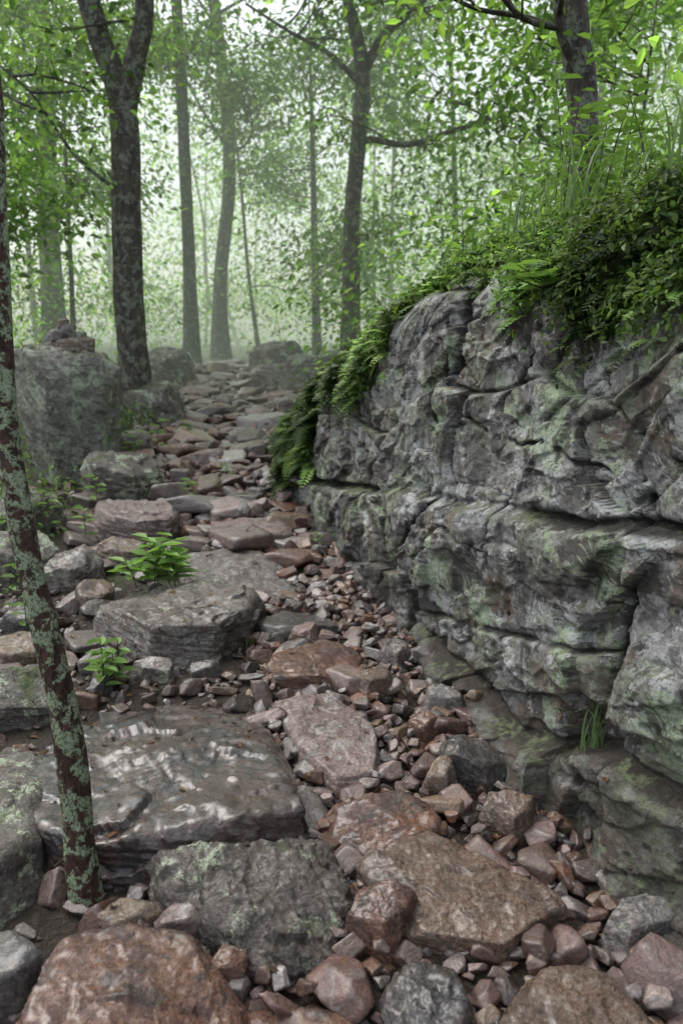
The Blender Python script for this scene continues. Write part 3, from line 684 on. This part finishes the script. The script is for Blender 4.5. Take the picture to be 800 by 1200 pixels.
# distant mass of trees
parts = []; cen = []
for i in range(40):
    y = random.uniform(22, 55); x = random.uniform(-.62, .62)*y
    h = random.uniform(8, 14); r = random.uniform(.05, .13); dx = random.uniform(-1.8, 1.8)
    g = gz0(x, y)
    parts.append(tube([(x, y, g), (x+dx*.35, y, h*.35), (x+dx*.4, y, h*.6), (x+dx, y, h)], [r, r*.75, r*.5, r*.2], 8, 6))
    for k_ in range(28):
        z = random.uniform(2.0, h+.3); rr_ = random.uniform(.3, 4.0); a = random.uniform(0, 6.28)
        cx_, cy_ = x+rr_*math.cos(a), y+rr_*math.sin(a)
        if -.45 < cx_/cy_ < -.33 and 4.5 < z: continue
        cen.append((cx_, cy_, z))
V, F = joinp(parts); dt = empty('distant_trees'); mk('trunks', V, [F], M_bark, parent=dt)
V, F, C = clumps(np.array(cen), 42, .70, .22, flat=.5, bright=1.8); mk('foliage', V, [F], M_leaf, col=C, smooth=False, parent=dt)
cen = []
for i in range(600):
    y = random.uniform(9, 30)
    x = random.uniform(-.55*y, .5*y)
    if -3.2 < x < -.2 and y < 17: continue
    if y < 12 and x > -4 and x < -.2: continue
    g = float(G(x, y)); cen.append((x, y, g+random.uniform(.1, 1.9)))
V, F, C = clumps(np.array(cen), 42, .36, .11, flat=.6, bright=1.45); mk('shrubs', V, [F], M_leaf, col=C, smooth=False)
cen = []
for i in range(260):
    y = random.uniform(3.2, 9); w = random.uniform(.5, 3.6); x = float(wallx(y))+w
    cen.append((x, y, float(G(x, y))+random.uniform(.1, .55+.3*w)))
V, F, C = clumps(np.array(cen), 34, .2, .065, flat=.6, bright=1.3); mk('outcrop_brush', V, [F], M_leaf, col=C, smooth=False)

# ------------------------------------------------------------------ moss, ferns and creepers on the outcrop
du = np.gradient(P, axis=1); dv = np.gradient(P, axis=0); NN = unit(np.cross(du, dv))
NN = np.where((NN[..., :1]*nx[None, :, None]+NN[..., 1:2]*ny[None, :, None]+NN[..., 2:]*.6) < 0, -NN, NN)
wgt = mossall.copy(); wgt[:NV] = np.clip(mossf*1.4+.6*fbm(LL*5, zf*5, o=3, seed=7)-.1, 0, 1)**1.6*2.4*(mossf > .04)
wgt[NV:] = 1.; rowb = np.concatenate([np.zeros(NV), b[:, 0]]); wgt[rowb > .6] = 0
dL = np.gradient(Ls); wgt = wgt*dL[None]; dz_ = np.concatenate([np.full(NV, .006), np.gradient(b[:, 0])]); wgt = wgt*dz_[:, None]
wgt[:, by < 1.5] = 0; wgt[:, Ls > np.interp(7.0, bl[:-24, 1], cl[:-24])] = 0
wf = (wgt/wgt.sum()).ravel(); cs = np.cumsum(wf)
def pick(n):
    q = np.minimum(np.searchsorted(cs, rng.random(n)), len(cs)-1); return P.reshape(-1, 3)[q], NN.reshape(-1, 3)[q]
Pp, Nn = pick(80000)
D = unit(Nn*.5+rng.normal(size=Pp.shape)*.6+np.array([0, 0, -.25])); N = unit(Nn+rng.normal(size=Pp.shape)*.5+np.array([0, 0, .6]))
Ln = rng.uniform(.010, .034, len(Pp)); patch = .3+1.5*np.clip(.5+fbm(Pp[:, 0]*3, Pp[:, 1]*3, Pp[:, 2]*3, o=3, seed=2)*1.6, 0, 1)
V, F, C = leaves(Pp+Nn*rng.uniform(0, .08, (len(Pp), 1)), D, N, Ln, Ln*.6, leafcol(len(Pp), .85, patch)); mk('moss_mat', V, [F], M_fern, col=C, smooth=False)
def fronds(name, Pb, Db, L, cb=None, pairs=10, wid=.30):
    n = len(Pb); Db = unit(Db); ups = np.array([0, 0, 1.])
    S = unit(np.cross(Db, ups)); allp = []
    cl_ = leafcol(n, 1.25) if cb is None else cb
    for kx in range(1, pairs+1):
        q = kx/pairs
        pos = Pb+Db*(L*q)[:, None]-ups*(L*.55*q*q)[:, None]; tan = unit(Db-ups*1.1*q)
        lw = L*wid*math.sin(math.pi*min(1, .18+q*.82))**.8+L*.03
        for sg in (-1, 1):
            D = unit(S*sg+tan*.45-ups*.15); N = unit(np.cross(D, tan)*-sg+rng.normal(size=(n, 3))*.25)
            allp.append(leaves(pos, D, N, lw*rng.uniform(.8, 1.15, n), lw*.34, cl_*rng.uniform(.85, 1.15, (n, 1))))
    b0 = 0; Vs, Fs, Cs = [], [], []
    for V, F, C in allp: Vs.append(V); Fs.append(F+b0); Cs.append(C); b0 += len(V)
    mk(name, np.vstack(Vs), [np.vstack(Fs)], M_fern, col=np.vstack(Cs), smooth=False)
Pp, Nn = pick(4200)
patch = .4+1.5*np.clip(.42+1.4*fbm(Pp[:, 0]*2.5, Pp[:, 1]*2.5, Pp[:, 2]*2.5, o=2, seed=5), 0, 1)
fL = rng.uniform(.05, .12, len(Pp))*np.interp(Pp[:, 1], [2, 5], [.9, 1.7])
fronds('rock_ferns', Pp, Nn*.9+rng.normal(size=Pp.shape)*.5+np.array([-.3, -.2, .35]), fL, cb=leafcol(len(Pp), 1.1, patch))
def seedling(name, base, hgt, nl, ll, lean=(0, 0), bright=1.6):
    e = empty(name); pts = [np.array(base), np.array(base)+np.array([lean[0]*.4, lean[1]*.4, hgt*.55]), np.array(base)+np.array([lean[0], lean[1], hgt])]
    V, F = tube(pts, [.0035, .003, .0015], 6, 6)
    T = catmull(pts, 8); ps = []; ds = []
    for i in range(nl):
        q = .3+.7*(i/(nl-1)); ps.append(T[int(q*(len(T)-1))]); a = i*2.4; ds.append((math.cos(a), math.sin(a), .25))
    ps = np.array(ps); ds = np.array(ds)
    Ln = ll*rng.uniform(.8, 1.15, nl)
    V2, F2, C = leaves(ps, ds, unit(np.array([0, 0, 1.])+rng.normal(size=ds.shape)*.2), Ln, Ln*.48, np.array([(.14, .24, .06)])*bright*.6*rng.uniform(.8, 1.2, (nl, 1)))
    mk('stem', V, [F], M_fern, col=np.full((len(V), 3), .08), parent=e); mk('leaf_cluster', V2, [F2], M_fern, col=C, smooth=False, parent=e)
def gg0(x, y, z=0): return (x, y, float(G(x, y))+z)
for i in range(8):
    seedling('seedling_plant', (-.95+random.uniform(-.12, .12), 4.02+random.uniform(-.08, .08), .36), random.uniform(.14, .28), 10, .12, (random.uniform(-.06, .06), 0), 2.0)
for i in range(5):
    seedling('seedling_plant', gg0(-1.0+random.uniform(-.1, .1), 3.16+random.uniform(-.05, .1), .0), random.uniform(.14, .26), 8, .085, (0, 0), 1.9)
for i in range(5):
    seedling('seedling_plant', gg0(-1.9+random.uniform(-.3, .35), 7.0+random.uniform(-.5, .3), .1), .3, 9, .11)
for (x, y, z, h_, l_) in [(-1.75, 5.6, 0, .3, .11), (-1.95, 5.2, 0, .3, .1), (-1.65, 5.0, 0, .25, .09), (-2.1, 4.6, 0, .3, .1), (-1.7, 4.0, 0, .25, .09), (-1.5, 3.6, 0, .2, .07), (-.3, 6.9, .0, .3, .1), (-.2, 5.85, .3, .15, .06), (-1.15, 5.9, .05, .15, .08), (-2.4, 5.6, 0, .35, .12), (-2.6, 5.9, 0, .4, .12), (-.95, 6.5, .05, .12, .07), (-.15, 4.9, .02, .1, .05), (-1.55, 8, .05, .2, .1), (-2.0, 8.3, .05, .3, .1)]:
    seedling('seedling_plant', gg0(x, y, z), h_, 8, l_)
q = np.argmin(abs(by-2.86)); pb = Pf[int(NV*.86), q]
for i in range(5): seedling('seedling_plant', tuple(pb+np.array([0, 0, -.02])), random.uniform(.06, .13), 6, .10, (-.12+random.uniform(-.07, .07), -.12), 1.9)
for i in range(40):
    y = random.uniform(2.4, 5.6); w = random.uniform(.3, 1.6); x = float(wallx(y))+w
    seedling('sapling', (x, y, float(ztop(y))+.03*w), random.uniform(.25, .8), 14, .085, (random.uniform(-.15, .1), random.uniform(-.15, .1)), 1.45)
cen = []
for i in range(110):
    y = random.uniform(2.9, 9); x = -1.5-.08*y-abs(random.gauss(0, .7)); cen.append(gg0(x, y, random.uniform(.02, .25)))
V, F, C = clumps(np.array(cen), 26, .12, .05, flat=.5, bright=1.); mk('ground_cover', V, [F], M_fern, col=C, smooth=False)
def grass(name, base, n, hgt, spread, w=.006, col=(.12, .19, .07)):
    Vs = []; Fs = []; b0 = 0
    for i in range(n):
        a = random.uniform(0, 6.28); h = hgt*random.uniform(.5, 1.1); sp = spread*random.uniform(.3, 1.2)
        bx_, by_ = base[0]+random.gauss(0, .025), base[1]+random.gauss(0, .025); d = np.array([math.cos(a), math.sin(a)]); s_ = np.array([-d[1], d[0]])
        for j_ in range(8):
            q = j_/7; wd = w*(1-q**2)*.5+.0004
            p = np.array([bx_+d[0]*sp*q*q, by_+d[1]*sp*q*q, base[2]+h*(q*1.35-.5*q**3)])
            Vs += [(p[0]-s_[0]*wd, p[1]-s_[1]*wd, p[2]), (p[0]+s_[0]*wd, p[1]+s_[1]*wd, p[2])]
            if j_ < 7: Fs.append((b0+2*j_, b0+2*j_+1, b0+2*j_+3, b0+2*j_+2))
        b0 += 16
    V = np.array(Vs); mk(name, V, [np.array(Fs)], M_fern, col=np.broadcast_to(np.array(col), V.shape)*1.)
def wall_pt(y, z):
    c_ = np.argmin(abs(by-y)); r_ = np.argmin(abs(Pf[:, c_, 2]-z)); return Pf[r_, c_]
pw = wall_pt(2.38, .36)
grass('grass_tuft', (pw[0]-.03, pw[1]-.02, pw[2]-.05), 16, .22, .16, .007)
for (y, w) in [(2.5, .15), (2.6, .35), (2.9, .3), (3.2, .35), (2.3, .2), (3.6, .4), (2.8, .5), (2.2, .3), (3.0, .15), (2.4, .5), (3.4, .2)]:
    grass('grass_tuft', (float(wallx(y))+w, y, float(ztop(y))+.02), 10, .40, .36, .008, (.12, .19, .07))
grass('grass_tuft', (-.42, 3.55, .15), 10, .12, .08)

# fallen leaves and twigs
n_ = 420; xx = rng.uniform(-1.6, .8, n_); yy_ = 1.4+3.5*rng.random(n_)
dg = bpy.context.evaluated_depsgraph_get(); dg.update()
pp = []
for i_, (x, y) in enumerate(zip(xx, yy_)):
    if x > float(wallx(y))-.15: continue
    if x > np.interp(y, pyk, pl) and i_ % 3: continue
    hit, loc, nor, *_ = scene.ray_cast(dg, Vector((x, y, 1.2)), Vector((0, 0, -1)), distance=3)
    if hit and nor.z > .6 and loc.z < .6: pp.append((loc+nor*.004)[:])
pp = np.array(pp); m_ = len(pp)
lc = np.array([(.14, .065, .025), (.08, .045, .025), (.20, .10, .03), (.05, .032, .02), (.07, .05, .03), (.05, .035, .025)])[rng.integers(0, 6, m_)]
Ln = rng.uniform(.018, .042, m_); D = rng.normal(size=(m_, 3)); D[:, 2] = 0
V, F, C = leaves(pp, D, unit(np.array([0, 0, 1.])+rng.normal(size=D.shape)*.15), Ln, Ln*.5, lc); mk('fallen_leaves', V, [F], M_fern, col=C, smooth=False)
parts = []
for i in range(36):
    x, y, z = pp[random.randrange(m_)]; a = random.uniform(0, 3.14); L_ = random.uniform(.05, .24); r = .0024
    parts.append(tube([(x, y, z+.004), (x+.5*L_*math.cos(a), y+.5*L_*math.sin(a), z+.012), (x+L_*math.cos(a+.25), y+L_*math.sin(a+.25), z+.006)], [r, r*.8, r*.4], 5, 4))
V, F = joinp(parts); mk('fallen_twigs', V, [F], M_bark)

# ------------------------------------------------------------------ mist (absorbing volume in the wood; added emission stands in for scattered light)
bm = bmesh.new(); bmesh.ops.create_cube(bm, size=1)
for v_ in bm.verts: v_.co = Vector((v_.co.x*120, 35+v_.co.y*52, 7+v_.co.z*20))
me = bpy.data.meshes.new('glowing_mist'); bm.to_mesh(me); bm.free()
mm = bpy.data.materials.new('glowing_mist'); mm.use_nodes = True; nt = mm.node_tree; nt.nodes.clear()
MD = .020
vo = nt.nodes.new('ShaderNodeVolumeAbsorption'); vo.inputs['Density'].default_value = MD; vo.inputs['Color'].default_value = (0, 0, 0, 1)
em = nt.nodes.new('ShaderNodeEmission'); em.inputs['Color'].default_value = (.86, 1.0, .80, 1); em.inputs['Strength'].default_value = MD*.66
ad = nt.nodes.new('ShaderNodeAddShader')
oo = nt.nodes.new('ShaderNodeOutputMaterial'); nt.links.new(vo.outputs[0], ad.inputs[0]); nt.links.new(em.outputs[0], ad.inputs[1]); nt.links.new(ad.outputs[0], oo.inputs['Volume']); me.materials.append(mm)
ob = bpy.data.objects.new('glowing_mist', me); scene.collection.objects.link(ob)

# ------------------------------------------------------------------ light, sky, camera
EL, AZ = 58, -50
w = bpy.data.worlds.new('World'); scene.world = w; w.use_nodes = True; nt = w.node_tree
bg = nt.nodes['Background']; sky = nt.nodes.new('ShaderNodeTexSky'); sky.sky_type = 'NISHITA'; sky.sun_disc = False
sky.sun_elevation = math.radians(EL); sky.sun_rotation = math.radians(AZ); sky.dust_density = 4; sky.air_density = 1.2
hs = nt.nodes.new('ShaderNodeHueSaturation'); hs.inputs['Saturation'].default_value = .35; hs.inputs['Value'].default_value = 2.25
nt.links.new(sky.outputs[0], hs.inputs['Color']); nt.links.new(hs.outputs[0], bg.inputs[0]); bg.inputs[1].default_value = .15
sd = bpy.data.lights.new('sun', 'SUN'); sd.energy = 1.2; sd.angle = math.radians(40); sd.color = (1, .97, .93)
so = bpy.data.objects.new('sun', sd); scene.collection.objects.link(so)
dirv = Vector((math.sin(math.radians(AZ))*math.cos(math.radians(EL)), math.cos(math.radians(AZ))*math.cos(math.radians(EL)), math.sin(math.radians(EL))))
so.rotation_euler = dirv.to_track_quat('Z', 'Y').to_euler(); so.location = dirv*30
cam = bpy.data.cameras.new('camera'); co = bpy.data.objects.new('camera', cam); scene.collection.objects.link(co)
co.location = (0, 0, 1.6); co.rotation_euler = (math.radians(78), 0, 0)
cam.sensor_fit = 'VERTICAL'; cam.sensor_height = 36; cam.lens = 28; cam.clip_end = 1000; cam.clip_start = .05
cam.dof.use_dof = True; cam.dof.focus_distance = 2.9; cam.dof.aperture_fstop = 2.8
scene.camera = co
scene.view_settings.view_transform = 'Standard'; scene.view_settings.look = 'None'; scene.view_settings.exposure = 0
print('STONES', len(stones))
